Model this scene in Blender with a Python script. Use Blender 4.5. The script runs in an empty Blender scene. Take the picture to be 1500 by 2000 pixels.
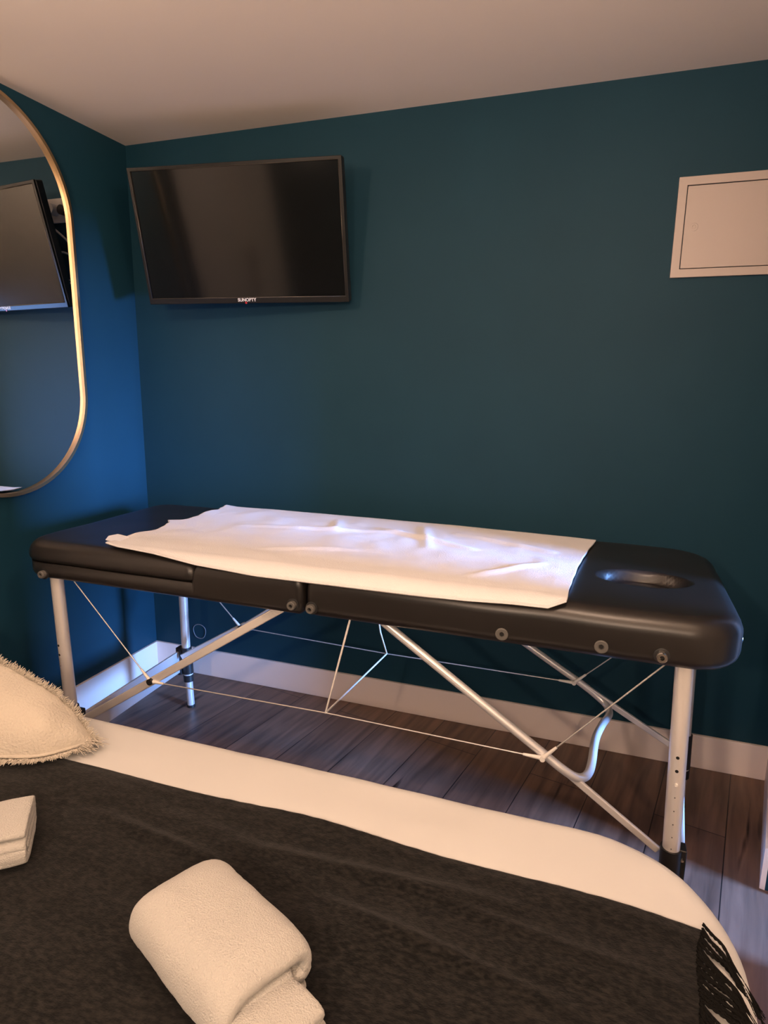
import bpy, math, random
from mathutils import Vector, Matrix, noise
random.seed(7)
SC = bpy.context.scene
COL = SC.collection

# ------------------------------------------------------------------ camera
CAM_POS = (1.8258, -2.1701, 1.2634)
YAW, PITCH, ROLL, FPX = 0.3329, 0.2018, 0.0134, 1223.9
cy, sy, cp, sp = math.cos(YAW), math.sin(YAW), math.cos(PITCH), math.sin(PITCH)
fw = Vector((-sy*cp, cy*cp, -sp)); rt_ = Vector((cy, sy, 0)); up = rt_.cross(fw)
r2 = math.cos(ROLL)*rt_ + math.sin(ROLL)*up; u2 = -math.sin(ROLL)*rt_ + math.cos(ROLL)*up
cam = bpy.data.cameras.new('camera'); cam_o = bpy.data.objects.new('camera', cam); COL.objects.link(cam_o)
M = Matrix((r2, u2, -fw)).transposed().to_4x4(); M.translation = CAM_POS
cam_o.matrix_world = M
cam.sensor_fit = 'HORIZONTAL'; cam.sensor_width = 36.0; cam.lens = 36.0*FPX/1500.0
cam.clip_start = 0.02
SC.camera = cam_o

# ------------------------------------------------------------------ world, lights, exposure
W = bpy.data.worlds.new('world'); SC.world = W; W.use_nodes = True
bg = W.node_tree.nodes['Background']; bg.inputs[0].default_value = (0.20, 0.50, 1.0, 1); bg.inputs[1].default_value = 0.25
SC.view_settings.view_transform = 'Standard'; SC.view_settings.look = 'None'
SC.view_settings.exposure = 0.0; SC.view_settings.gamma = 1.0
try: SC.view_settings.use_curve_mapping = False
except Exception: pass

def area(name, loc, aim, sx, sy_, power, color, shape='RECTANGLE', spread=180):
    l = bpy.data.lights.new(name, 'AREA'); l.shape = shape; l.size = sx
    if shape in ('RECTANGLE', 'ELLIPSE'): l.size_y = sy_
    l.energy = power; l.color = color; l.spread = math.radians(spread)
    o = bpy.data.objects.new(name, l); COL.objects.link(o); o.location = loc
    o.rotation_euler = (Vector(aim)-Vector(loc)).to_track_quat('-Z', 'Y').to_euler()
    return o
WARM = (1.0, 0.70, 0.50)
BLUE = (0.20, 0.43, 1.0)
LAMPS = ((0.62, -1.55, 1.94, 14), (1.88, -1.55, 1.94, 20), (1.36, -2.95, 1.54, 46), (2.05, -2.95, 1.54, 40))  # unseen lamps: front pair near ceiling, rear pair lower, set to brighten the ceiling
def bulb(name, loc, power, color, r):
    l = bpy.data.lights.new(name, 'POINT'); l.energy = power; l.color = color; l.shadow_soft_size = r
    o = bpy.data.objects.new(name, l); COL.objects.link(o); o.location = loc; return o
for lx, ly, lz, lp in LAMPS: bulb('warm_lamp_light', (lx, ly, lz), lp, WARM, .035)
area('daylight', (6.0, -1.45, 1.25), (0.0, -0.30, 0.9), 0.9, 1.5, 1800, BLUE)

# ------------------------------------------------------------------ materials
def nt(name):
    m = bpy.data.materials.new(name); m.use_nodes = True
    t = m.node_tree; b = t.nodes['Principled BSDF']
    return m, t, b
def setb(b, color=None, rough=None, metal=None, spec=None, coat=None, sheen=None):
    if color: b.inputs['Base Color'].default_value = (*color, 1)
    if rough is not None: b.inputs['Roughness'].default_value = rough
    if metal is not None: b.inputs['Metallic'].default_value = metal
    if spec is not None: b.inputs['Specular IOR Level'].default_value = spec
    if coat is not None: b.inputs['Coat Weight'].default_value = coat
    if sheen is not None: b.inputs['Sheen Weight'].default_value = sheen
def bump(t, b, scale, strength, dist=0.002, detail=4, stretch=(1, 1, 1), extra=None):
    tc = t.nodes.new('ShaderNodeTexCoord'); mp = t.nodes.new('ShaderNodeMapping'); mp.inputs['Scale'].default_value = stretch
    n = t.nodes.new('ShaderNodeTexNoise'); n.inputs['Scale'].default_value = scale; n.inputs['Detail'].default_value = detail
    bp = t.nodes.new('ShaderNodeBump'); bp.inputs['Strength'].default_value = strength; bp.inputs['Distance'].default_value = dist
    t.links.new(tc.outputs['Object'], mp.inputs[0]); t.links.new(mp.outputs[0], n.inputs['Vector'])
    t.links.new(n.outputs['Fac'], bp.inputs['Height']); t.links.new(bp.outputs[0], b.inputs['Normal'])
    return mp, n, bp
def vary(t, b, c1, c2, scale, detail=4, stretch=(1, 1, 1), lo=.35, hi=.65):
    tc = t.nodes.new('ShaderNodeTexCoord'); mp = t.nodes.new('ShaderNodeMapping'); mp.inputs['Scale'].default_value = stretch
    n = t.nodes.new('ShaderNodeTexNoise'); n.inputs['Scale'].default_value = scale; n.inputs['Detail'].default_value = detail
    r = t.nodes.new('ShaderNodeValToRGB'); r.color_ramp.elements[0].position = lo; r.color_ramp.elements[1].position = hi
    r.color_ramp.elements[0].color = (*c1, 1); r.color_ramp.elements[1].color = (*c2, 1)
    t.links.new(tc.outputs['Object'], mp.inputs[0]); t.links.new(mp.outputs[0], n.inputs['Vector'])
    t.links.new(n.outputs['Fac'], r.inputs[0]); t.links.new(r.outputs[0], b.inputs['Base Color'])
    return r
def simple(name, color, rough, metal=0, spec=.5, **k):
    m, t, b = nt(name); setb(b, color, rough, metal, spec, **k); return m

m_wall, t, b = nt('teal_paint'); setb(b, None, .62, 0, .24)
vary(t, b, (.0055, .040, .066), (.0065, .044, .072), 3.0); bump(t, b, 260, .12, .001)
m_pale = simple('pale_bounce_paint', (.70, .66, .60), .7)  # unseen rear wall made pale to bounce light onto the ceiling
m_ceil, t, b = nt('ceiling_paint'); setb(b, (.88, .79, .73), .8, 0, .2); bump(t, b, 120, .05, .001)
m_trim, t, b = nt('white_skirting'); setb(b, (.84, .73, .67), .45, 0, .4); bump(t, b, 40, .04, .001)
m_floor, t, b = nt('wood_laminate')
tc = t.nodes.new('ShaderNodeTexCoord'); mp = t.nodes.new('ShaderNodeMapping'); mp.inputs['Rotation'].default_value = (0, 0, math.pi/2 + 0.20)
mp.inputs['Location'].default_value = (0.1, 0.03, 0)
br = t.nodes.new('ShaderNodeTexBrick'); br.inputs['Scale'].default_value = 1; br.inputs['Brick Width'].default_value = 1.28; br.inputs['Row Height'].default_value = .192
br.inputs['Mortar Size'].default_value = .0016; br.inputs['Mortar Smooth'].default_value = .2; br.offset = .37
br.inputs['Color1'].default_value = (.150, .086, .060, 1); br.inputs['Color2'].default_value = (.200, .120, .084, 1); br.inputs['Mortar'].default_value = (.02, .012, .01, 1)
t.links.new(tc.outputs['Object'], mp.inputs[0]); t.links.new(mp.outputs[0], br.inputs['Vector'])
mp2 = t.nodes.new('ShaderNodeMapping'); mp2.inputs['Scale'].default_value = (1.3, 16, 1)
n1 = t.nodes.new('ShaderNodeTexNoise'); n1.inputs['Scale'].default_value = 2.2; n1.inputs['Detail'].default_value = 8; n1.inputs['Distortion'].default_value = .6
t.links.new(mp.outputs[0], mp2.inputs[0]); t.links.new(mp2.outputs[0], n1.inputs['Vector'])
rp = t.nodes.new('ShaderNodeValToRGB'); rp.color_ramp.elements[0].position = .3; rp.color_ramp.elements[0].color = (.52, .52, .52, 1); rp.color_ramp.elements[1].position = .7; rp.color_ramp.elements[1].color = (1.2, 1.2, 1.2, 1)
t.links.new(n1.outputs['Fac'], rp.inputs[0])
mx = t.nodes.new('ShaderNodeMix'); mx.data_type = 'RGBA'; mx.blend_type = 'MULTIPLY'; mx.inputs[0].default_value = 1
t.links.new(br.outputs['Color'], mx.inputs[6]); t.links.new(rp.outputs[0], mx.inputs[7])
mp3 = t.nodes.new('ShaderNodeMapping'); mp3.inputs['Scale'].default_value = (1.1, 11, 1); mp3.inputs['Location'].default_value = (2.3, .7, 0)
n2 = t.nodes.new('ShaderNodeTexNoise'); n2.inputs['Scale'].default_value = 1.6; n2.inputs['Detail'].default_value = 3
t.links.new(mp.outputs[0], mp3.inputs[0]); t.links.new(mp3.outputs[0], n2.inputs['Vector'])
rp2 = t.nodes.new('ShaderNodeValToRGB'); rp2.color_ramp.elements[0].position = .30; rp2.color_ramp.elements[0].color = (.12, .1, .1, 1); rp2.color_ramp.elements[1].position = .36; rp2.color_ramp.elements[1].color = (1, 1, 1, 1)
t.links.new(n2.outputs['Fac'], rp2.inputs[0])
mx2 = t.nodes.new('ShaderNodeMix'); mx2.data_type = 'RGBA'; mx2.blend_type = 'MULTIPLY'; mx2.inputs[0].default_value = 1
t.links.new(mx.outputs[2], mx2.inputs[6]); t.links.new(rp2.outputs[0], mx2.inputs[7]); t.links.new(mx2.outputs[2], b.inputs['Base Color'])
b.inputs['Roughness'].default_value = .38; b.inputs['Specular IOR Level'].default_value = .5
bp = t.nodes.new('ShaderNodeBump'); bp.inputs['Strength'].default_value = .25; bp.inputs['Distance'].default_value = .001
t.links.new(n1.outputs['Fac'], bp.inputs['Height']); t.links.new(bp.outputs[0], b.inputs['Normal'])

m_vinyl, t, b = nt('black_vinyl'); setb(b, (.014, .012, .011), .33, 0, .5); bump(t, b, 420, .05, .0008)
m_alu = simple('brushed_aluminium', (.82, .78, .75), .34, .45)
m_alu2 = simple('satin_aluminium_tube', (.78, .77, .78), .28, .5)
m_steel = simple('steel_cable', (.62, .60, .58), .4, .7)
m_crimp = simple('white_plastic', (.75, .72, .68), .4)
m_blackp = simple('black_plastic', (.012, .012, .013), .45)
m_disc = simple('grey_plastic_disc', (.10, .095, .088), .5)
m_chrome = simple('chrome', (.7, .66, .6), .18, 1)
m_hole_shade = simple('painted_hole_shade', (.003, .003, .003), .8)  # near-black stands in for the shade inside small holes
m_gold = simple('brushed_gold', (.60, .42, .24), .36, 1)
m_mirror = simple('mirror_glass', (.88, .90, .90), .015, 1)
m_screen = simple('tv_screen_glass', (.006, .006, .006), .10, 0, .42)
m_bezel = simple('tv_bezel_gloss', (.010, .010, .010), .4, spec=.25)
m_logo = simple('logo_print', (.75, .72, .66), .4)
m_red = simple('logo_red', (.45, .02, .03), .4)
m_panel = simple('enamelled_white_metal', (.46, .39, .36), .45)
m_sheet, t, b = nt('white_cotton_sheet'); setb(b, (.62, .615, .60), .85, 0, .2, sheen=.1); bump(t, b, 7, .35, .01, 3)
m_towel, t, b = nt('white_terry_towel'); setb(b, (.47, .455, .42), .95, 0, .1, sheen=.3)
bump(t, b, 420, .85, .0035, 5)
m_flat_towel, t, b = nt('white_flat_towel'); setb(b, (.70, .69, .70), .9, 0, .15, sheen=.2); bump(t, b, 300, .5, .002, 3)
m_cream, t, b = nt('cream_woven_cloth'); setb(b, (.56, .51, .43), .95, 0, .1, sheen=.2); bump(t, b, 180, .8, .004, 4)
m_blanket, t, b = nt('black_melange_blanket'); setb(b, None, .9, 0, .12, sheen=.12)
r = vary(t, b, (.0032, .0030, .0029), (.020, .0178, .0158), 85, 10, (1, 2.0, 1), .40, .74)
bump(t, b, 240, .45, .002, 6, (1, 2, 1))
m_tassel, t, b = nt('black_wool'); setb(b, (.006, .0055, .005), .9, 0, .1)
m_door = simple('added_door_paint', (.55, .54, .54), .5)
m_wallpl = simple('wall_plaster_grey', (.22, .24, .27), .8)

# ------------------------------------------------------------------ helpers
def mesh_obj(name, verts, faces, mat, parent=None, smooth=True, auto=None):
    me = bpy.data.meshes.new(name); me.from_pydata([tuple(v) for v in verts], [], faces); me.update()
    o = bpy.data.objects.new(name, me); COL.objects.link(o)
    me.materials.append(mat)
    if smooth:
        for p in me.polygons: p.use_smooth = True
    if parent: o.parent = parent
    return o
def thing(name, label, cat, loc, rot=(0, 0, 0), group=None):
    o = bpy.data.objects.new(name, None); COL.objects.link(o); o.location = loc; o.rotation_euler = rot
    o.empty_display_size = .05
    tag(o, label, cat, group); return o
def tag(o, label, cat, group=None):
    o['label'] = label; o['category'] = cat
    if group: o['group'] = group
    return o
def structure(o): o['kind'] = 'structure'; return o
def local(parent, verts):
    mw = (Matrix.Translation(parent.location) @ parent.rotation_euler.to_matrix().to_4x4()).inverted()
    return [mw @ Vector(v) for v in verts]
BOXF = [(0, 3, 2, 1), (4, 5, 6, 7), (0, 1, 5, 4), (1, 2, 6, 5), (2, 3, 7, 6), (3, 0, 4, 7)]
def boxv(x0, x1, y0, y1, z0, z1):
    return [(x0, y0, z0), (x1, y0, z0), (x1, y1, z0), (x0, y1, z0), (x0, y0, z1), (x1, y0, z1), (x1, y1, z1), (x0, y1, z1)]
def box(name, x0, x1, y0, y1, z0, z1, mat, parent=None, bevel=0, world=True):
    v = boxv(x0, x1, y0, y1, z0, z1)
    if parent and world: v = local(parent, v)
    o = mesh_obj(name, v, BOXF, mat, parent, smooth=False)
    if bevel:
        md = o.modifiers.new('b', 'BEVEL'); md.width = bevel; md.segments = 3; md.limit_method = 'ANGLE'
    return o
def prism(name, poly, z0, z1, mat, parent=None):
    n = len(poly); v = [(x, y, z0) for x, y in poly]+[(x, y, z1) for x, y in poly]
    f = [tuple(reversed(range(n))), tuple(range(n, 2*n))]+[(i, (i+1) % n, n+(i+1) % n, n+i) for i in range(n)]
    return mesh_obj(name, v, f, mat, parent, smooth=False)
def smooth_path(pts, n=8):
    P = [Vector(p) for p in pts]; out = []
    for i in range(len(P)-1):
        p0 = P[max(i-1, 0)]; p1 = P[i]; p2 = P[i+1]; p3 = P[min(i+2, len(P)-1)]
        for k in range(n):
            s = k/n
            out.append(.5*((2*p1)+(-p0+p2)*s+(2*p0-5*p1+4*p2-p3)*s*s+(-p0+3*p1-3*p2+p3)*s**3))
    out.append(P[-1]); return out
def tube_data(path, r, seg=12, radii=None, closed=False, ell=None):
    P = [Vector(p) for p in path]; n = len(P); V = []; F = []
    t0 = (P[1]-P[0]).normalized(); ref = Vector((0, 0, 1)) if abs(t0.z) < .9 else Vector((1, 0, 0))
    nrm = (ref - t0*ref.dot(t0)).normalized()
    for i in range(n):
        if closed: tt = (P[(i+1) % n]-P[i-1]).normalized()
        else: tt = (P[min(i+1, n-1)]-P[max(i-1, 0)]).normalized()
        nrm = (nrm - tt*nrm.dot(tt)).normalized(); bi = tt.cross(nrm)
        rr = radii[i] if radii else r
        for k in range(seg):
            a = 2*math.pi*k/seg
            V.append(P[i]+nrm*math.cos(a)*rr+bi*math.sin(a)*rr*(ell or 1))
    m = n if closed else n-1
    for i in range(m):
        for k in range(seg):
            a = i*seg+k; b_ = i*seg+(k+1) % seg; c = ((i+1) % n)*seg+(k+1) % seg; d = ((i+1) % n)*seg+k
            F.append((a, b_, c, d))
    if not closed:
        F.append(tuple(reversed(range(seg)))); F.append(tuple(range((n-1)*seg, n*seg)))
    return V, F
def tube(name, path, r, mat, parent=None, seg=12, radii=None, closed=False, ell=None):
    V, F = tube_data(path, r, seg, radii, closed, ell)
    if parent: V = local(parent, V)
    o = mesh_obj(name, V, F, mat, parent)
    md = o.modifiers.new('e', 'EDGE_SPLIT'); md.split_angle = math.radians(50)
    return o
def flatbar(name, a, b_, w, th, mat, parent):
    a = Vector(a); b_ = Vector(b_); t_ = (b_-a).normalized(); y = Vector((0, 1, 0)); y = (y-t_*y.dot(t_)).normalized(); z = t_.cross(y)
    V = []
    for p in (a, b_):
        for sy2, sz in ((-1, -1), (1, -1), (1, 1), (-1, 1)): V.append(p+y*sy2*th/2+z*sz*w/2)
    o = mesh_obj(name, local(parent, V), [(0, 1, 2, 3), (7, 6, 5, 4), (0, 4, 5, 1), (1, 5, 6, 2), (2, 6, 7, 3), (3, 7, 4, 0)], mat, parent, smooth=False)
    md = o.modifiers.new('b', 'BEVEL'); md.width = min(th, w)*.3; md.segments = 3
    return o
def axis_nodes(lo, hi, fine, step, extra=()):
    xs = set()
    for f in fine: xs.add(round(lo+f, 5)); xs.add(round(hi-f, 5))
    n = max(2, int((hi-lo)/step))
    for i in range(n+1): xs.add(round(lo+(hi-lo)*i/n, 5))
    for (a, b_, s) in extra:
        k = int((b_-a)/s)
        for i in range(k+1): xs.add(round(a+(b_-a)*i/k, 5))
    xs = sorted(xs); out = [xs[0]]
    for x in xs[1:]:
        if x-out[-1] > .0006: out.append(x)
    return out
def pad(name, x0, x1, y0, y1, z0, z1, rc, rtop, rbot, mat, parent=None, step=.03, topf=None, extra_x=(), extra_y=(), warp=None, taper=None, disp=None, close_bottom=True):
    """soft rounded slab; rc = plan radii (x0y0, x1y0, x1y1, x0y1)"""
    if not isinstance(rc, (tuple, list)): rc = (rc,)*4
    cx, cy_ = (x0+x1)/2, (y0+y1)/2; hx, hy = (x1-x0)/2, (y1-y0)/2
    fine = [0]+[rtop*(1-math.cos(math.pi/2*k/7)) for k in range(1, 8)]
    X = axis_nodes(-hx, hx, fine, step, [(a-cx, b_-cx, s) for a, b_, s in extra_x]); Y = axis_nodes(-hy, hy, fine, step, [(a-cy_, b_-cy_, s) for a, b_, s in extra_y])
    def rad(px, py):
        return rc[0] if (px <= 0 and py <= 0) else rc[1] if (px > 0 and py <= 0) else rc[2] if (px > 0) else rc[3]
    def mapp(x, y):
        a, b_ = x/hx, y/hy; m = max(abs(a), abs(b_))
        if m < 1e-9: return 0, 0
        px, py = a/m*hx, b_/m*hy; r_ = rad(px, py); ax, ay = abs(px), abs(py)
        if ax > hx-r_ and ay > hy-r_:
            cx_, cy2 = hx-r_, hy-r_; dx, dy = ax-cx_, ay-cy2; L = math.hypot(dx, dy) or 1
            ax, ay = cx_+dx/L*r_, cy2+dy/L*r_
            px, py = math.copysign(ax, px), math.copysign(ay, py)
        return px*m, py*m
    def dist(px, py):
        r_ = rad(px, py); ax, ay = abs(px), abs(py); qx, qy = ax-(hx-r_), ay-(hy-r_)
        return max(0, -(min(max(qx, qy), 0)+math.hypot(max(qx, 0), max(qy, 0))-r_))
    nx, ny = len(X), len(Y); V = []; F = []
    def prof(d, r_):
        return 0 if d >= r_ else r_-math.sqrt(max(0, r_*r_-(r_-d)**2))
    for side in (0, 1):
        for j in range(ny):
            for i in range(nx):
                px, py = mapp(X[i], Y[j]); d = dist(px, py)
                if side == 0:
                    z = z1-prof(d, rtop)
                    if topf: z = topf(px+cx, py+cy_, z, d)
                else: z = z0+prof(d, rbot)
                if taper: px, py = taper(px, py)
                p = Vector((px+cx, py+cy_, z))
                if disp: p = disp(p, d, side)
                V.append(p)
    N = nx*ny
    for j in range(ny-1):
        for i in range(nx-1):
            a = j*nx+i
            F.append((a, a+1, a+nx+1, a+nx)); F.append((N+a, N+a+nx, N+a+nx+1, N+a+1))
    ring = [i for i in range(nx)]+[j*nx+nx-1 for j in range(1, ny)]+[(ny-1)*nx+i for i in range(nx-2, -1, -1)]+[j*nx for j in range(ny-2, 0, -1)]
    for k in range(len(ring)):
        a, b_ = ring[k], ring[(k+1) % len(ring)]
        F.append((a, N+a, N+b_, b_))
    if parent: V = local(parent, V)
    return mesh_obj(name, V, F, mat, parent)
def ns(x, y, z=0, s=1, seed=0): return noise.noise(Vector((x*s+seed, y*s-seed*.7, z*s)))

# ------------------------------------------------------------------ setting
H = 2.1495; YR = -3.5; JX, JY, WY = 2.31, -0.535, -0.815
structure(box('floor', -.1, 2.6, YR-.1, .1, -.1, 0, m_floor))
structure(box('ceiling', -.1, 2.6, YR-.1, .1, H, H+.1, m_ceil))
structure(box('wall_back', -.1, 2.6, 0, .1, 0, H, m_wall))
structure(box('wall_left', -.1, 0, YR, 0, 0, H, m_wall))
structure(box('wall_front', -.1, 2.6, YR-.1, YR, 0, H, m_wall))
poly = [(2.432, 0), (JX, JY), (JX+.12, JY), (2.56, 0)]
structure(prism('wall_right', poly, 0, H, m_wall))
structure(box('wall_right', JX, JX+.12, YR, WY, 0, H, m_pale))
structure(box('wall_right', JX, JX+.12, WY, JY, 1.38, H, m_wall))
HB = .119; TB = .012
structure(box('baseboard_back', 0, 2.43, -TB, 0, 0, HB, m_trim, bevel=.002))
structure(box('baseboard_left', 0, TB, YR, -TB, 0, HB, m_trim, bevel=.002))
d = Vector((JX-2.432, JY)).normalized(); nn = Vector((d.y, -d.x))
a = Vector((2.432, 0)); e = Vector((JX, JY)); off = nn*TB if nn.x < 0 else -nn*TB
structure(prism('baseboard_right', [tuple(a), tuple(a+off), tuple(e+off), tuple(e)], 0, HB, m_trim))
# unseen opening in the right wall, inferred from the blue daylight strip: slim frame
structure(box('trim_1', JX+.03, JX+.075, JY-.02, JY, .0, 1.38, m_trim))
structure(box('trim_1', JX+.03, JX+.075, WY, WY+.02, .0, 1.38, m_trim))
structure(box('trim_1', JX+.03, JX+.075, WY+.02, JY-.02, 1.345, 1.38, m_trim))
# unseen pale doors added on the left wall for the television's pale reflection
for nm, ya, yb2, yh in (('added_door_1', -2.085, -1.15, -2.03), ('added_door_2', -3.05, -2.115, -2.17)):
    dr = structure(box(nm, 0.0, .035, ya, yb2, 0.0, 2.05, m_door, bevel=.004))
    hd = tube('added_door_handle', [(.035, yh, .95), (.06, yh, .95), (.06, yh, 1.25), (.035, yh, 1.25)], .008, m_chrome)
    hd.parent = dr
structure(box('trim_2', 0.0, .04, -2.115, -2.085, 0.0, 2.05, m_trim))

# ------------------------------------------------------------------ massage table
YF, YBK = -.8274, -.16
T = thing('massage_table', 'black vinyl massage table on aluminium legs along the back wall', 'massage table', (1.17, -.5, 0))
def tap_r(px, py):
    if px > 0: px = px*(1+.085*(py+.33)/1.0*(px/.5)*.5)
    return px, py
HCX, HCY, HAX, HAY = 1.945, -.552, .098, .062
def top_right(x, y, z, d):
    q = math.hypot((x-HCX)/HAX, (y-HCY)/HAY)
    if q < 1.12:
        s = min(1, max(0, (1.12-q)/.22)); s = s*s*(3-2*s); z -= .030*s
        if q < .9: z += .006*(1-(q/.9)**2)
    z += .003*ns(x, y, 0, 6, 3)
    return z
Z0, Z1 = .686, .799
head = pad('head_section', 1.156, 2.140, YF, YBK, Z0, Z1, (.02, .11, .12, .02), .042, .030, m_vinyl, T, .03, top_right,
    extra_x=[(1.80, 2.08, .006)], extra_y=[(-.64, -.46, .006)], taper=tap_r)
def top_left(x, y, z, d):
    s = min(1, max(0, (x-.826)/.024)); s = math.sqrt(max(0, 1-(1-s)**2))
    return min(z, .736+(Z1-.736)*s)+.002*ns(x, y, 0, 6, 9)
pad('leg_section', .212, 1.149, YF, YBK, Z0, Z1, (.085, .02, .02, .085), .040, .022, m_vinyl, T, .03, top_left,
    extra_x=[(.815, .86, .003)])
def flapf(x, y, z, d): return z+.002*ns(x, y, 0, 7, 5)
pad('tilting_backrest', .204, .832, YF-.003, YBK, .7365, .797, (.09, .03, .03, .09), .042, .014, m_vinyl, T, .03, flapf)
def ringdisc(name, x, z, r, depth, mat, y=YF, parent=T, hole=True, axis=Vector((0, -1, 0)), hexh=False):
    c = Vector((x, y, z)); V, F = [], []; seg = 20
    u = Vector((1, 0, 0)) if abs(axis.y) > .5 else Vector((0, 1, 0)); w = Vector((0, 0, 1))
    prof_ = [(r, 0), (r, depth*.8), (r*.86, depth), (r*.45, depth), (r*.42, depth*.4), (0.0005, depth*.4)] if hole else [(r, 0), (r, depth*.7), (r*.7, depth), (.0005, depth*1.05)]
    for (rr, h) in prof_:
        for k in range(seg):
            a_ = 2*math.pi*k/seg; V.append(c+u*math.cos(a_)*rr+w*math.sin(a_)*rr+axis*h)
    for i in range(len(prof_)-1):
        for k in range(seg): F.append((i*seg+k, i*seg+(k+1) % seg, (i+1)*seg+(k+1) % seg, (i+1)*seg+k))
    F.append(tuple(range((len(prof_)-1)*seg, len(prof_)*seg)))
    o = mesh_obj(name, local(parent, V), F, mat, parent, smooth=False)
    if hole and r > .009 and mat is not m_blackp and mat is not m_panel:
        h_ = tube('socket_hole_shade', [c+axis*depth*.3, c+axis*depth*.62], r*.36, m_hole_shade, parent, 6); h_.parent = o  # black plug painted as the inner shade of the socket
    return o
for x, z in ((.309, .704), (1.123, .716), (1.175, .714), (1.977, .717)):
    ringdisc('washer', x, z, .0165, .003, m_blackp)
    ringdisc('knob', x, z, .0115, .014, m_chrome if x > 1.9 else m_disc, y=YF-.002)
for x, z in ((1.646, .715), (1.858, .718)):
    ringdisc('grommet', x, z, .0145, .0035, m_disc)
kx = ringdisc('knob', 2.141, .716, .010, .014, m_chrome, y=-.665, axis=Vector((1, 0, 0)))

def leg(name, top, mid, foot, rz, holes=(), dots=(), rear=False):
    tp, md_, ft = Vector(top), Vector(mid), Vector(foot)
    r_ = .0185 if not rear else .0165
    L = tube('leg', [tp, md_], r_, m_alu, T, 24)
    def at(z, top_=True):
        a_, b_ = (tp, md_) if z > md_.z else (md_, ft)
        s = (z-a_.z)/(b_.z-a_.z); return a_+(b_-a_)*s
    def sub(o): o.parent = L; return o
    zs = md_.z
    sub(tube('height_sleeve', [at(zs+.012), at(zs-.095)], r_+.0045, m_blackp, T, 24))
    sub(tube('lock_ring', [at(zs-.095), at(zs-.101)], r_+.002, m_alu, T, 24))
    sub(tube('lower_sleeve', [at(zs-.101), at(zs-.128)], r_+.0035, m_blackp, T, 24))
    sub(tube('lower_tube', [at(zs-.128), at(.006)], r_-.0025, m_alu2, T, 24))
    sub(tube('foot_cap', [at(.010), at(0.0)], r_-.0005, m_blackp, T, 24))
    ax = Vector((math.cos(rz), math.sin(rz), 0))
    for z in holes: c = at(z)+ax*(r_-.003); sub(tube('adjustment_hole_shade', [c, c+ax*.0036], .0036, m_hole_shade, T, 14))  # solid black discs in place of the shade inside drilled holes
    for z in dots: c = at(z)+ax*(r_-.003); sub(tube('height_mark', [c, c+ax*.0034], .0014, m_disc, T, 8))
    return L
HZ = (.481, .449); DT = (.385, .352, .319, .287, .258)
L1 = leg('a', (2.027, -.79, .70), (2.044, -.79, .238), (2.05, -.79, 0), math.radians(-97), HZ, DT)
c_ = Vector((2.036, -.79, .417)); bt = tube('lock_button', [c_+Vector((0, -.015, 0)), c_+Vector((0, -.0225, 0))], .0036, m_crimp, T, 12); bt.parent = L1
L2 = leg('b', (.313, -.79, .70), (.322, -.79, .252), (.328, -.79, 0), math.radians(-100), (.471, .441), (.405,))
L3 = leg('c', (.356, -.262, .70), (.358, -.262, .238), (.368, -.262, 0), math.radians(-60), rear=True)
L4 = leg('d', (2.112, -.262, .70), (2.128, -.262, .238), (2.136, -.262, 0), math.radians(-90), rear=True)
# cross bars between the legs of each end
def crossbar(a, b_, z0, z1, th):
    a = Vector(a); b_ = Vector(b_); t_ = (b_-a).normalized(); n_ = Vector((-t_.y, t_.x, 0))*th/2
    V = [a-n_, b_-n_, b_+n_, a+n_]; V = [Vector((p.x, p.y, z0)) for p in V]+[Vector((p.x, p.y, z1)) for p in V]
    o = mesh_obj('cross_bar', local(T, V), BOXF, m_alu2, T, smooth=False)
    md = o.modifiers.new('b', 'BEVEL'); md.width = .003; md.segments = 2; return o
c1 = crossbar((.350, -.772, 0), (.338, -.285, 0), .150, .238, .010)
c2 = crossbar((2.070, -.772, 0), (2.118, -.285, 0), .150, .238, .010)
for cx0, cy0, par in ((.345, -.782, c1), (.338, -.272, c1), (2.066, -.782, c2), (2.118, -.272, c2)):
    o = box('clamp_bracket', cx0-.010, cx0+.010, cy0-.016, cy0+.016, .140, .252, m_blackp, T, .003); o.parent = par
    for zz in (.165, .228):
        o2 = tube('screw', [(cx0+.001, cy0-.016, zz), (cx0+.001, cy0-.0185, zz)], .0035, m_chrome, T, 10); o2.parent = par
YS = -.785; YRS = -.30
# left side folding struts (flat bars)
flatbar('strut', (.365, YS, .225), (.655, YS, .414), .024, .010, m_alu, T)
flatbar('strut', (.640, YS-.010, .405), (1.075, YS-.010, .690), .023, .012, m_alu, T)
flatbar('strut', (.365, YRS, .225), (.652, YRS, .400), .020, .010, m_alu, T)
flatbar('strut', (.640, YRS-.010, .388), (1.075, YRS-.010, .690), .020, .012, m_alu, T)
# right side: lower bars and one bent tube that is both upper struts
flatbar('strut', (2.020, YS+.012, .222), (1.742, YS+.012, .417), .017, .010, m_alu, T)
flatbar('strut', (2.085, YRS, .228), (1.800, YRS, .388), .018, .012, m_alu, T)
yb = YS-.002
ub = [(1.345, yb, .690), (1.60, yb, .518), (1.757, yb, .413), (1.795, yb, .388), (1.826, -.776, .366), (1.846, -.753, .354), (1.858, -.715, .347), (1.864, -.66, .344), (1.868, -.58, .342), (1.874, -.52, .339), (1.889, -.44, .331),
      (1.902, -.385, .323), (1.908, -.345, .319), (1.900, -.313, .325), (1.878, -.300, .338), (1.822, -.298, .376), (1.688, -.298, .455), (1.30, -.298, .690)]
tube('brace_tube', smooth_path(ub, 5), .0105, m_alu2, T, 16)
def cable(a, b_, r_=.0019):
    a = Vector(a); b_ = Vector(b_); t_ = (b_-a).normalized()
    c = tube('cable', [a, b_], r_, m_steel, T, 8); return c, t_
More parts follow.
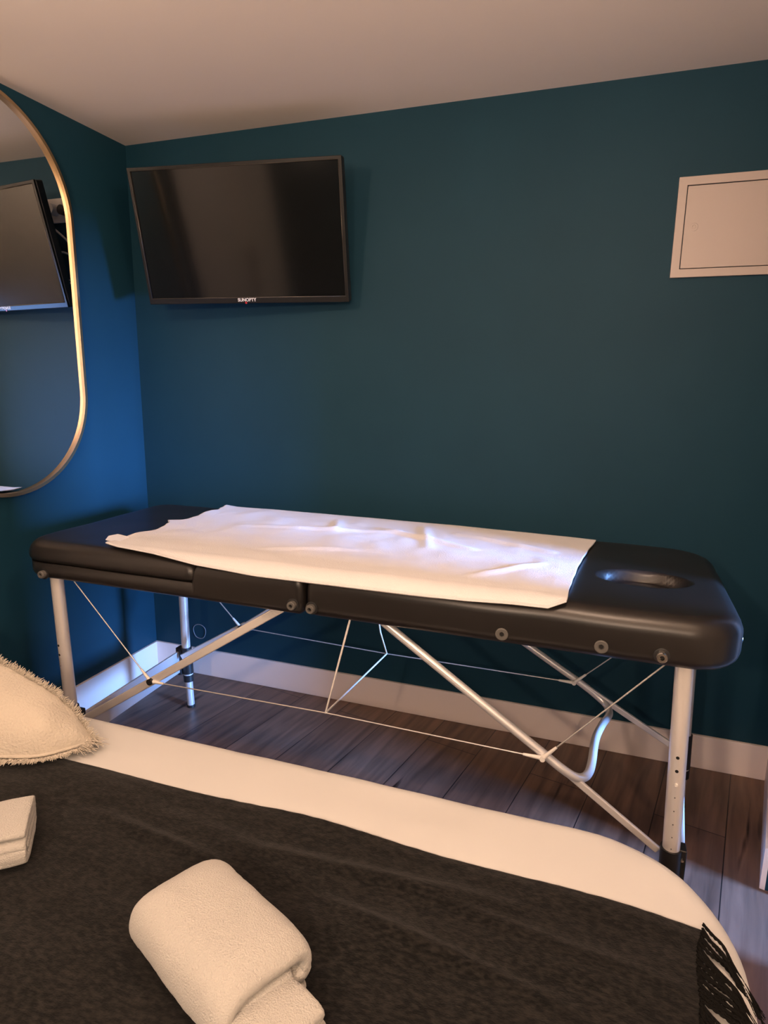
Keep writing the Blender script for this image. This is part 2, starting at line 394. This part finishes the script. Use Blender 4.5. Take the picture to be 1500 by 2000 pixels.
J = {'fl': (.645, YS-.018, .410), 'fr': (1.752, YS-.018, .414), 'rl': (.642, YRS-.016, .391), 'rr': (1.802, YRS-.016, .383)}
MF = (1.199, YS-.018, .420); MR = (1.201, YRS-.016, .380)
def cab(p, q, ends):
    c, t_ = cable(p, q)
    for pt, s in ends:
        p0 = Vector(pt)
        cr = tube('crimp', [p0, p0+t_*s*.012, p0+t_*s*.045], .004, m_crimp, T, 10, radii=[.0058, .005, .0032]); cr.parent = c
cab(J['fl'], MF, [(J['fl'], 1)]); cab(MF, J['fr'], [(J['fr'], -1)])
cab(J['rl'], MR, [(J['rl'], 1)]); cab(MR, J['rr'], [(J['rr'], -1)])
cab(J['fl'], (.385, YS-.018, .692), [(J['fl'], 1)]); cab(J['fr'], (1.992, YS-.018, .692), [(J['fr'], 1)])
cab(J['rl'], (.345, YRS-.016, .692), [(J['rl'], 1)]); cab(J['rr'], (2.115, YRS-.016, .692), [(J['rr'], 1)])
for k, m_ in (('fl', m_blackp), ('rl', m_blackp), ('fr', m_crimp), ('rr', m_crimp)):
    p = Vector(J[k]); tube('joint_bolt', [p+Vector((0, .03, 0)), p+Vector((0, -.008, 0))], .0095 if m_ is m_blackp else .006, m_, T, 14)
tube('support_wire', [(1.268, YS-.018, .690), MF, MR, (1.178, YRS-.016, .453), (1.140, YRS-.016, .690)], .0027, m_crimp, T, 10)

# ------------------------------------------------------------------ towel spread over the table
def table_z(x, y):
    d_ = y-YF
    z = Z1+.002
    if d_ < .042: z = Z1-.042+math.sqrt(max(0, .042**2-(.042-max(d_, 0))**2))+.003
    return z
FRONT = [(.522, -.803), (.600, -.812), (.700, -.822), (.839, -.8325), (1.023, -.836), (1.222, -.836), (1.430, -.836), (1.560, -.834), (1.666, -.832), (1.743, -.832), (1.779, -.818)]
BACK = [(.534, -.185), (.60, -.183), (.70, -.180), (.915, -.178), (1.10, -.182), (1.25, -.180), (1.369, -.182), (1.50, -.190), (1.62, -.196), (1.74, -.205), (1.832, -.215)]
FZ = [.803, .8025, .800, .787, .779, .780, .781, .782, .787, .788, .802]
LEFTX = [(0, 0), (.04, -.010), (.1, -.004), (.2, -.008), (.3, .004), (.40, .0), (.47, -.018), (.53, -.054), (.565, -.010), (.66, -.004), (.75, -.014), (.88, -.008), (1, -.02)]
def lerp(tab, s):
    n = len(tab)-1; i = min(int(s*n), n-1); f_ = s*n-i; f_ = f_*f_*(3-2*f_)*.3+f_*.7
    a_, b_ = tab[i], tab[i+1]
    if isinstance(a_, tuple): return tuple(p+(q-p)*f_ for p, q in zip(a_, b_))
    return a_+(b_-a_)*f_
def ltab(tab, s):
    for (a_, u), (b_, v) in zip(tab, tab[1:]):
        if s <= b_: return u+(v-u)*(s-a_)/(b_-a_)
    return tab[-1][1]
NX, NY = 150, 84; V = []; F = []
def ridge(x, y, x0, y0, x1, y1, w):
    dx, dy = x1-x0, y1-y0; L_ = dx*dx+dy*dy; s = max(0, min(1, ((x-x0)*dx+(y-y0)*dy)/L_))
    q = math.hypot(x-x0-s*dx, y-y0-s*dy); return math.exp(-(q/w)**2)*math.sin(math.pi*min(1, max(0, .12+.76*s)))
for j in range(NY+1):
    v = j/NY
    for i in range(NX+1):
        u = i/NX
        f0 = lerp(FRONT, u); b0 = lerp(BACK, u)
        x = f0[0]+(b0[0]-f0[0])*v + ltab(LEFTX, v)*(1-u)**6 + (.002*ns(u*3, v*9, 0, 1, 4) if u > .5 else .006*ns(0, v*22, 0, 1, 4)) - (0.012*math.sin(v*math.pi)*u**6)
        vv = v
        y = f0[1]+(b0[1]-f0[1])*v + .004*ns(x, v, 0, 9, 2)*v
        zt = table_z(x, y)
        zf = lerp(FZ, u)
        hang = max(0, 1-(y-f0[1])/.045)
        z = zt*(1-hang**1.5)+zf*hang**1.5; z = max(z, zt+.001)
        m_in = min(1, min(v, 1-v)*8)*min(1, min(u, 1-u)*12)
        wr = .0035*abs(ns(x, y, 0, 5, 1))+.0022*ns(x, y, 0, 14, 6)
        wr += .008*ridge(x, y, 1.18, -.33, 1.50, -.47, .014)+.007*ridge(x, y, 1.42, -.30, 1.72, -.42, .013)+.006*ridge(x, y, 1.55, -.72, 1.70, -.55, .012)
        wr += .006*ridge(x, y, .75, -.45, 1.25, -.36, .016)+.005*ridge(x, y, .95, -.68, 1.2, -.60, .012)+.005*ridge(x, y, 1.0, -.25, 1.06, -.42, .012)
        wr += .006*ridge(x, y, 1.30, -.25, 1.38, -.50, .015)
        z += .003+m_in*max(0, wr)*1.25
        if hang <= 0: z = max(z, zt+.0025)
        if u < .06: z += .007*(1-u/.06)*max(0, ns(v*8, 1, 0, 1, 8)+.25)
        V.append(Vector((x, y - (.0025 if hang > .3 else 0), z)))
for j in range(NY):
    for i in range(NX):
        a_ = j*(NX+1)+i; F.append((a_, a_+1, a_+NX+2, a_+NX+1))
TW = thing('flat_towel', 'large white towel spread flat over the black massage table', 'towel', (1.17, -.5, .80))
o = mesh_obj('towel_cloth', local(TW, V), F, m_flat_towel, TW)
md = o.modifiers.new('s', 'SOLIDIFY'); md.thickness = .0035; md.offset = 1
LB = [(.535, -.772, .8065), (.485, -.765, .8075), (.468, -.735, .810), (.482, -.712, .812), (.535, -.722, .810)]
lb = mesh_obj('care_label', local(TW, LB+[Vector(p)+Vector((0, 0, .002)) for p in LB]), [(4, 3, 2, 1, 0), (5, 6, 7, 8, 9)]+[(i, (i+1) % 5, 5+(i+1) % 5, 5+i) for i in range(5)], simple('satin_label', (.85, .86, .9), .4), TW, smooth=False)

# ------------------------------------------------------------------ bed
ZB = .42
BX0, BX1, BY0, BY1 = .06, 2.101, -2.46, -1.008
BD = thing('bed', 'low double bed under white sheet and black blanket, in the foreground', 'bed', (1.08, -1.73, 0))
box('bed_base', BX0+.02, BX1-.03, BY0+.02, BY1-.03, .03, .17, m_blackp, BD, .01)
pad('mattress', BX0+.008, BX1-.010, BY0+.008, BY1-.010, .171, ZB-.012, (.10, .17, .23, .10), .05, .02, m_sheet, BD, .08)
for lx, ly in ((.15, -2.35), (1.95, -2.35), (.15, -1.12), (1.95, -1.12)):
    tube('leg', [(lx, ly, 0), (lx, ly, .031)], .025, m_blackp, BD, 16)
def sheet_disp(p, d, side):
    if side == 0:
        k = math.exp(-((d-.05)/.05)**2)
        p.z += .0035*k*ns(p.x, p.y, 0, 9, 1) + .0022*ns(p.x*.6, p.y*2, 0, 5, 2)+.0012*max(0, ns(p.x*.5, p.y*3, 0, 12, 9))
        if d < .05: p.y += .006*ns(p.x, 0, 0, 5.5, 3)*(1-d/.05)*(1 if p.y > -1.2 else 0)
        if p.x > 1.9: p.z -= .012*min(1, (p.x-1.9)/.2)**2
    else:
        p.x += .010*math.sin(p.y*26)*(1 if p.x > 2.0 else 0)
    return p
sh = pad('fitted_sheet', BX0, BX1, BY0, BY1, .150, ZB, (.12, .19, .235, .12), .040, .004, m_sheet, None, .022, disp=sheet_disp)
tag(sh, 'cream-white fitted sheet on the bed, bare along its far edge', 'bed sheet')

# ------------------------------------------------------------------ black blanket
BL = thing('fringed_blanket', 'black mottled wool blanket with tasselled edge across the bed', 'blanket', (1.1, -1.7, ZB))
NX, NY = 170, 130; V = []; F = []
def bl_edge_y(x): return -1.196+.006*math.sin(x*5.3+.6)-.004*math.sin(x*13)
def bl_edge_x(y):
    s = (-1.196-y); return 2.042-.16*min(s, .2)+.004*math.sin(y*31)
def bl_z(x, y):
    z = ZB+.0075
    z += .006*max(0, ns(x*.45, y*2.2, 0, 5, 1))+.0035*ns(x*.5, y*1.6, 0, 9, 5)+.0012*ns(x, y, 0, 40, 3)
    z += .0065*ridge(x, y, 1.25, -1.30, 1.75, -1.27, .014)+.007*ridge(x, y, 1.45, -1.36, 1.85, -1.42, .011)+.006*ridge(x, y, .95, -1.32, 1.3, -1.36, .012)
    z += .004*ridge(x, y, 1.55, -1.29, 1.98, -1.33, .010)
    if x > 1.9: z -= .012*min(1, (x-1.9)/.2)**2
    return z
for j in range(NY+1):
    v = (j/NY)**1.3
    for i in range(NX+1):
        u = i/NX
        x = .10+(2.04-.10)*u; y = bl_edge_y(x)+(-2.36+1.196)*v
        xe = bl_edge_x(y); x = .10+(xe-.10)*u
        z = bl_z(x, y)
        e_ = min(v*1.16/.02, (1-v)*1.16/.02, 1)
        V.append(Vector((x, y, z-.003*(1-e_))))
for j in range(NY):
    for i in range(NX):
        a_ = j*(NX+1)+i; F.append((a_, a_+NX+1, a_+NX+2, a_+1))
o = mesh_obj('blanket_cloth', local(BL, V), F, m_blanket, BL)
md = o.modifiers.new('s', 'SOLIDIFY'); md.thickness = .004; md.offset = -1
rnd = random.Random(11)
for k in range(96):
    y0 = -1.199-k*.0078; x0 = bl_edge_x(y0)-.006; z0 = bl_z(x0, y0)+.001
    ln = rnd.uniform(.85, 1.12); sk = -rnd.uniform(.030, .095) if k > 5 else -(.078-.004*k); lift = rnd.uniform(.0005, .007)
    dx = rnd.uniform(.050, .074)*ln
    if k < 4: dx *= .75
    def zz(x): return ZB-(.012*min(1, max(0, x-1.9)/.2)**2)-max(0, x-2.068)*.9
    P = []
    for q_ in range(6):
        f_ = q_/5; x_ = x0+dx*1.25*f_**1.1; y_ = y0+sk*f_**.9+rnd.uniform(-.002, .002)
        P.append((x_, y_, max(zz(x_)+.005, z0-.012*f_)+lift*math.sin(math.pi*f_) if x_ < 2.07 else zz(x_)+.004))
    P = smooth_path(P, 7); V = []; F = []
    tw = rnd.uniform(0, 6)
    for s3 in range(3):
        path = []
        for q, p in enumerate(P):
            a_ = tw+q*.75+s3*2*math.pi/3; path.append(p+Vector((math.cos(a_)*.0010, math.cos(a_)*.0016, abs(math.sin(a_))*.0018)))
        if s3 == 0: path = path+[path[-1]+Vector((.003, -.006, -.003))]
        v_, f_ = tube_data(path, .0016, 5)
        b0 = len(V); V += v_; F += [tuple(i_+b0 for i_ in f) for f in f_]
    for s3 in range(4):
        p = P[-1]; q = p+Vector((rnd.uniform(.002, .009), -rnd.uniform(.005, .014), -rnd.uniform(.001, .008)))
        v_, f_ = tube_data([p, (p+q)/2, q], .0007, 4); b0 = len(V); V += v_; F += [tuple(i_+b0 for i_ in f) for f in f_]
    mesh_obj('tassel', local(BL, V), F, m_tassel, BL)

# ------------------------------------------------------------------ folded towels on the blanket
def ribbon(path2, th, length, nseg=26, amp=.002, seed=0, caps=6, taper_end=.012, shear=None):
    """thick folded sheet: path2 = centre line in (w, z), extruded along a (0..length)"""
    P = smooth_path([(p[0], p[1], 0) for p in path2], 9); n = len(P); L_, R_ = [], []
    loop = []
    nor = []
    for i in range(n):
        t_ = (P[min(i+1, n-1)]-P[max(i-1, 0)]).normalized(); nor.append(Vector((-t_.y, t_.x, 0)))
    for i in range(n): L_.append((i, 1))
    outl = [(P[i], nor[i]) for i in range(n)]
    te = (P[-1]-P[-2]).normalized(); ts = (P[0]-P[1]).normalized()
    seq = [('n', i, nor[i]) for i in range(n)]
    for k in range(1, caps): a_ = math.pi*k/caps; seq.append(('e', n-1, nor[-1]*math.cos(a_)+te*math.sin(a_)))
    seq += [('n', i, -nor[i]) for i in range(n-1, -1, -1)]
    for k in range(1, caps): a_ = math.pi*k/caps; seq.append(('s', 0, -nor[0]*math.cos(a_)+ts*math.sin(a_)))
    m_ = len(seq); V = []; F = []
    st = []
    for k in range(5): st.append((taper_end*(1-math.cos(math.pi/2*k/4)), math.sin(math.pi/2*(k+.6)/4.6)))
    st = [(a_, min(1, s)) for a_, s in st]
    mids = [taper_end+(length-2*taper_end)*k/nseg for k in range(1, nseg)]
    rows = st+[(a_, 1) for a_ in mids]+[(length-a_, s) for a_, s in reversed(st)]
    for a_, s in rows:
        for kind, i, nv in seq:
            p = P[i]+nv*th/2*(.45+.55*s)
            aa = a_ + (shear(p.x, p.y) if shear else 0)
            q = Vector((aa, p.x, p.y))
            nn_ = noise.noise_vector(Vector((q.x*22+seed, q.y*22, q.z*22)))*amp+noise.noise_vector(Vector((q.x*160, q.y*160+seed, q.z*160)))*amp*.35
            V.append(q+nn_)
    for r_ in range(len(rows)-1):
        for k in range(m_):
            F.append((r_*m_+k, r_*m_+(k+1) % m_, (r_+1)*m_+(k+1) % m_, (r_+1)*m_+k))
    # end caps follow the ribbon cross-section as quads between paired sides
    for r_, flip in ((0, 1), (len(rows)-1, 0)):
        b0 = r_*m_
        def other(i): return n-1+caps-1+ (n-i) if False else (n+caps-1)+(n-1-i)
        for i in range(n-1):
            f = (b0+i, b0+i+1, b0+other(i+1), b0+other(i)); F.append(f[::-1] if flip else f)
        f = tuple([b0+n-1]+[b0+n-1+k for k in range(1, caps)]+[b0+other(n-1)]); F.append(f[::-1] if flip else f)
        f = tuple([b0+other(0)]+[b0+2*n+caps-1+k for k in range(caps-1)]+[b0]); F.append(f[::-1] if flip else f)
    return V, F
def place(V, origin, ax, tilt=0):
    a_ = Vector((ax[0], ax[1], 0)).normalized(); w = Vector((-a_.y, a_.x, 0)); return [Vector(origin)+a_*v.x+w*v.y+Vector((0, 0, 1))*v.z for v in V]
ZT = ZB+.013
TA = thing('folded_towel', 'thick white folded towel on the black blanket, nearest the camera', 'towel', (1.35, -1.56, ZT), group=None)
def soften(V, L, h, r=.045, amt=.15):
    out = []
    for v in V:
        e = max(0, 1-min(v.x, L-v.x)/r); e = min(1, e)
        k = 1-amt*e*e
        out.append(Vector((v.x, v.y*(1-.06*e*e), v.z*k+.004*math.sin(v.x*9)*v.z/h)))
    return out
pa = [(.030, .050), (-.030, .052), (-.040, .046), (-.036, .038), (.048, .034), (.060, .048), (.056, .066), (.036, .0755), (0, .0785), (-.034, .0770), (-.054, .066), (-.061, .042), (-.054, .022), (-.032, .0125), (.052, .0125)]
pa = [(w*1.15, .0125+(z-.0125)*1.08) for w, z in pa]
V, F = ribbon(pa, .0205, .245, 30, .0022, 3, taper_end=.018)
V = place(soften(V, .245, .09), (1.250, -1.482, ZT), (math.cos(-.42), math.sin(-.42)))
mesh_obj('towel_layers', local(TA, V), F, m_towel, TA)
pb = [(.050, .040), (-.040, .044), (-.056, .026), (-.040, .011), (.055, .012)]
V, F = ribbon(pb, .020, .12, 16, .004, 8, taper_end=.01)
V = place(soften(V, .12, .05), (1.418, -1.578, ZT), (math.cos(-.38), math.sin(-.38)))
mesh_obj('lower_fold', local(TA, V), F, m_towel, TA)
TB_ = thing('folded_towel', 'small folded white towel at the left edge of the black blanket', 'towel', (.80, -1.55, ZT), group=None)
pc = [(-.035, .030), (.045, .030), (.055, .038), (.050, .046), (-.040, .047), (-.052, .036), (-.054, .022), (-.040, .012), (.050, .012), (.062, .026), (.064, .044), (.052, .060), (-.045, .0615)]
V, F = ribbon([(w, z) for w, z in pc], .0125, .30, 28, .0022, 5, taper_end=.006)
V = [Vector((v.x, v.y, v.z)) for v in V]
axb = Vector((.76, .65)).normalized(); orb = Vector((.908, -1.440))-axb*.30
V = place(V, (orb.x, orb.y, ZT), (axb.x, axb.y))
mesh_obj('towel_layers', local(TB_, V), F, m_towel, TB_)

# ------------------------------------------------------------------ cream fringed cushion
CU = thing('fringed_cushion', 'cream cushion with frayed fringe on the far left of the bed', 'cushion', (.5, -1.2, ZB))
NEAR = [(.760, -1.152, .432), (.738, -1.205, .438), (.700, -1.245, .439), (.62, -1.275, .439), (.50, -1.305, .439), (.36, -1.330, .439), (.22, -1.340, .439), (.13, -1.300, .442), (.095, -1.22, .448)]
FAR = [(.762, -1.140, .440), (.705, -1.128, .486), (.655, -1.128, .524), (.600, -1.130, .548), (.510, -1.128, .573), (.380, -1.120, .602), (.22, -1.105, .625), (.13, -1.110, .575), (.09, -1.14, .500)]
BASE = [(.755, -1.130, .432), (.690, -1.110, .430), (.630, -1.095, .430), (.560, -1.080, .430), (.460, -1.070, .430), (.36, -1.060, .430), (.22, -1.055, .430), (.13, -1.08, .432), (.092, -1.15, .436)]
n1_, f1_, b1_ = smooth_path(NEAR, 8), smooth_path(FAR, 8), smooth_path(BASE, 8)
V = []; F = []; KS = 22
for i in range(len(n1_)):
    s = i/(len(n1_)-1); A, B, C_ = n1_[i], f1_[i], b1_[i]; nv = Vector((.45, -.55, .70)).normalized(); bl = .045*min(1, s*4)**.7*min(1, (1-s)*6+.1)**.6
    for k in range(KS+1):
        w = k/KS; p = A.lerp(B, w)+nv*bl*(math.sin(math.pi*w)**.8)
        p += noise.noise_vector(p*14)*.007*math.sin(math.pi*w)+noise.noise_vector(p*55)*.0015
        V.append(p)
    for k in range(1, 9):
        w = k/8; p = B.lerp(C_, w)+Vector((0, .5, .3))*.02*math.sin(math.pi*w)*min(1, s*4)
        V.append(p)
m_ = KS+9
for i in range(len(n1_)-1):
    for k in range(m_-1): F.append((i*m_+k, (i+1)*m_+k, (i+1)*m_+k+1, i*m_+k+1))
    F.append((i*m_+m_-1, (i+1)*m_+m_-1, (i+1)*m_, i*m_))
F.append(tuple(range((len(n1_)-1)*m_, len(n1_)*m_)))
F.append(tuple(reversed(range(m_))))
mesh_obj('cushion_cover', local(CU, V), F, m_cream, CU)
# seam piping and frayed fringe
seam = smooth_path([(p[0], p[1]-.002, p[2]+.004) for p in NEAR], 8)
tube('seam', [p+Vector((0, 0, .008)) for p in seam], .0035, m_cream, CU, 8)
V = []; F = []
def fray(p, d_, ln, r_=.0011):
    side = noise.noise_vector(p*90)*.006
    path = [p, p+d_*ln*.5+side*.5, p+d_*ln+side+Vector((0, 0, -.001))]
    v_, f_ = tube_data(path, r_, 4, radii=[r_*1.3, r_, r_*.5]); b0 = len(V); V.extend(v_); F.extend([tuple(i_+b0 for i_ in f) for f in f_])
ff = smooth_path(FAR, 60)
for p in ff:
    for q in range(2):
        fray(p+Vector((rnd.uniform(-.003, .003), -.002, 0)), Vector((rnd.uniform(.1, .8), rnd.uniform(-.1, .5), rnd.uniform(.25, .9))).normalized(), rnd.uniform(.008, .022))
nf = smooth_path(NEAR, 60)
for i, p in enumerate(nf):
    tt = (nf[min(i+1, len(nf)-1)]-nf[max(i-1, 0)]).normalized(); o_ = Vector((-tt.y, tt.x, 0)); 
    if o_.dot(Vector((.5, -1, 0))) < 0: o_ = -o_
    for q in range(3):
        fray(p+Vector((0, 0, .003+rnd.uniform(0, .004))), (o_+Vector((rnd.uniform(-.3, .3), rnd.uniform(-.3, .3), rnd.uniform(-.02, .2)))).normalized(), rnd.uniform(.010, .020))
for k in range(70):   # tuft at the corner
    fray(Vector((.752, -1.15, .436))+Vector((rnd.uniform(-.01, .008), rnd.uniform(-.03, .02), rnd.uniform(-.003, .012))), Vector((1, rnd.uniform(-.5, .3), rnd.uniform(-.05, .2))).normalized(), rnd.uniform(.02, .045))
o = mesh_obj('fringe', local(CU, V), F, m_cream, CU); o['kind'] = 'stuff'

# ------------------------------------------------------------------ television
TV = thing('television', 'black flat television hanging tilted on the back wall by the corner', 'television', (.589, -.161, 1.757), (.228, 0, .130))
w2, h2 = .38, .2225
box('back_shell', -w2, w2, .004, .036, -h2, h2, m_blackp, TV, .006, world=False)
box('back_bulge', -.26, .26, .036, .066, -.17, .10, m_blackp, TV, .012, world=False)
bz = .011; bb = .020
fr = [(-w2, -h2), (w2, -h2), (w2, h2), (-w2, h2)]; inn = [(-w2+bz, -h2+bb), (w2-bz, -h2+bb), (w2-bz, h2-bz), (-w2+bz, h2-bz)]
V = [(x, -.004, z) for x, z in fr]+[(x, -.004, z) for x, z in inn]+[(x, .004, z) for x, z in fr]+[(x, .004, z) for x, z in inn]
F = []
for i in range(4):
    j = (i+1) % 4; F += [(i, j, 4+j, 4+i), (8+j, 8+i, 12+i, 12+j), (i, 8+i, 8+j, j), (4+i, 4+j, 12+j, 12+i)]
o = mesh_obj('bezel', V, F, m_bezel, TV, smooth=False); md = o.modifiers.new('b', 'BEVEL'); md.width = .0016; md.segments = 2
box('screen', -w2+bz, w2-bz, .0005, .0045, -h2+bb, h2-bz, m_screen, TV, world=False)
pth = [Vector((x, -.0045, z)) for x, z in inn]
V, F = tube_data([pth[0], pth[1]], .0011, 6); v2, f2 = tube_data([pth[1], pth[2]], .0008, 6); b0 = len(V); V += v2; F += [tuple(i+b0 for i in f) for f in f2]
v2, f2 = tube_data([pth[3], pth[2]], .0006, 6); b0 = len(V); V += v2; F += [tuple(i+b0 for i in f) for f in f2]
v2, f2 = tube_data([pth[0], pth[3]], .0008, 6); b0 = len(V); V += v2; F += [tuple(i+b0 for i in f) for f in f2]
mesh_obj('screen_trim', V, F, simple('trim_line', (.16, .14, .12), .25, .6), TV)
def text_mesh(name, body, size, loc, mat, parent, rotx=math.pi/2):
    c = bpy.data.curves.new(name, 'FONT'); c.body = body; c.size = size; c.align_x = 'CENTER'; c.align_y = 'CENTER'; c.extrude = .0003; c.offset = .0004
    o = bpy.data.objects.new(name, c); COL.objects.link(o)
    dg = bpy.context.evaluated_depsgraph_get(); dg.update(); me = bpy.data.meshes.new_from_object(o.evaluated_get(dg))
    bpy.data.objects.remove(o); me.materials.clear(); me.materials.append(mat)
    m = bpy.data.objects.new(name, me); COL.objects.link(m); m.parent = parent; m.location = loc; m.rotation_euler = (rotx, 0, 0)
    return m
text_mesh('logo', 'SUNOPTY', .0155, (.004, -.0045, -h2+.0115), m_logo, TV)
tube('logo_mark', [Vector((0, 0, 0)), Vector((0, .001, 0))], .004, m_red, None, 14)
lm_ = bpy.data.objects['logo_mark']; lm_.parent = TV; lm_.location = (0, -.0052, -h2+.002)
# wall bracket behind it
BR = thing('wall_bracket', 'black steel bracket holding the television to the back wall', 'bracket', (.60, -.0, 1.75))
box('wall_plate', .53, .67, -.008, 0, 1.64, 1.86, m_blackp, BR, .002)
box('arm', .585, .615, -.10, -.006, 1.72, 1.78, m_blackp, BR, .003)
# socket and cables on the back wall
SK = thing('wall_socket', 'white double wall socket on the back wall, behind the television', 'socket', (.365, 0, 1.94))
box('face_plate', .305, .425, -.009, 0, 1.893, 1.986, m_crimp, SK, .002)
pg = tube('plug', [(.385, -.009, 1.94), (.385, -.045, 1.94)], .022, m_crimp, SK, 18)
pg2 = tube('plug', [(.335, -.009, 1.935), (.335, -.035, 1.935)], .019, m_blackp, SK, 18)
ca = tube('power_cable', smooth_path([(.385, -.04, 1.925), (.375, -.05, 1.89), (.40, -.05, 1.90), (.44, -.045, 1.945), (.50, -.04, 1.95)], 8), .0032, m_crimp)
tag(ca, 'thin white power cable running from the wall socket behind the television', 'cable')
cb = tube('aerial_cable', smooth_path([(.47, -.05, 1.895), (.402, -.05, 1.884), (.339, -.05, 1.845), (.284, -.05, 1.797), (.25, -.045, 1.74), (.283, -.05, 1.755), (.329, -.05, 1.77), (.371, -.05, 1.764), (.45, -.045, 1.74)], 8), .0038, m_crimp)
tag(cb, 'white cable looping down the wall behind the television', 'cable')
cc = tube('thin_cable', smooth_path([(.28, -.045, 1.661), (.326, -.05, 1.66), (.30, -.05, 1.650), (.285, -.045, 1.64)], 8), .003, m_crimp)
tag(cc, 'short white cable end behind the lower left of the television', 'cable')

# ------------------------------------------------------------------ mirror
MI = thing('wall_mirror', 'tall gold-framed rounded mirror on the blue left wall', 'mirror', (0, -.65, 1.51))
def stadium(r_, x, n=40):
    P = []
    for k in range(n+1): a_ = math.pi*k/n; P.append((x, -.65+r_*math.cos(a_), 1.795+r_*math.sin(a_)*(1.0)))
    for k in range(n+1): a_ = math.pi+math.pi*k/n; P.append((x, -.65+r_*math.cos(a_), 1.222+r_*math.sin(a_)))
    return P
ro = .336; ri = .325
A = [stadium(ro, .001), stadium(ro, .024), stadium(ri, .024), stadium(ri, .011)]
n = len(A[0]); V = [Vector(p) for ring_ in A for p in ring_]; F = []
for q in range(3):
    for k in range(n): F.append((q*n+k, q*n+(k+1) % n, (q+1)*n+(k+1) % n, (q+1)*n+k))
o = mesh_obj('frame', local(MI, V), F, m_gold, MI); md = o.modifiers.new('e', 'EDGE_SPLIT'); md.split_angle = math.radians(60)
P1 = stadium(ri, .003); P2 = stadium(ri, .012); n = len(P1)
V = [Vector(p) for p in P1+P2]; F = [tuple(range(n)), tuple(reversed(range(n, 2*n)))]+[(i, n+i, n+(i+1) % n, (i+1) % n) for i in range(n)]
mesh_obj('mirror_glass', local(MI, V), F, m_mirror, MI, smooth=False)

# ------------------------------------------------------------------ fuse box cover, wall patch
FB = thing('fuse_box', 'white fuse box cover set in the back wall at upper right', 'fuse box', (2.16, 0, 1.726))
X0, X1, Q0, Q1 = 1.979, 2.345, 1.587, 1.866
V = []; gx = .0235
def rect(x0, x1, z0, z1, y): return [(x0, y, z0), (x1, y, z0), (x1, y, z1), (x0, y, z1)]
V = rect(X0, X1, Q0, Q1, 0)+rect(X0, X1, Q0, Q1, -.010)+rect(X0+gx, X1-gx, Q0+gx, Q1-gx, -.010)+rect(X0+gx, X1-gx, Q0+gx, Q1-gx, -.005)
F = []
for q in range(3):
    for i in range(4): F.append((q*4+i, q*4+(i+1) % 4, (q+1)*4+(i+1) % 4, (q+1)*4+i))
o = mesh_obj('frame', local(FB, V), F, m_panel, FB, smooth=False); md = o.modifiers.new('b', 'BEVEL'); md.width = .0012; md.segments = 2
g = .0022
dd = box('door', X0+gx+g, X1-gx-g, -.0085, -.002, Q0+gx+g, Q1-gx-g, m_panel, FB, .001)
lt = ringdisc('latch', 2.031, 1.727, .0115, .0016, m_panel, y=-.0085, parent=FB)
lt.parent = dd
pa_ = [Vector((.232+.031*math.cos(a_)*(1+.05*math.sin(3*a_)), -.0008, .195+.034*math.sin(a_)*(1+.06*math.cos(2*a_)))) for a_ in [2*math.pi*k/40 for k in range(40)]]
o = tube('filler_ring', pa_, .0018, m_wallpl, None, 6, closed=True)
tag(o, 'pale round filler ring on the back wall beside the rear table leg', 'wall patch')
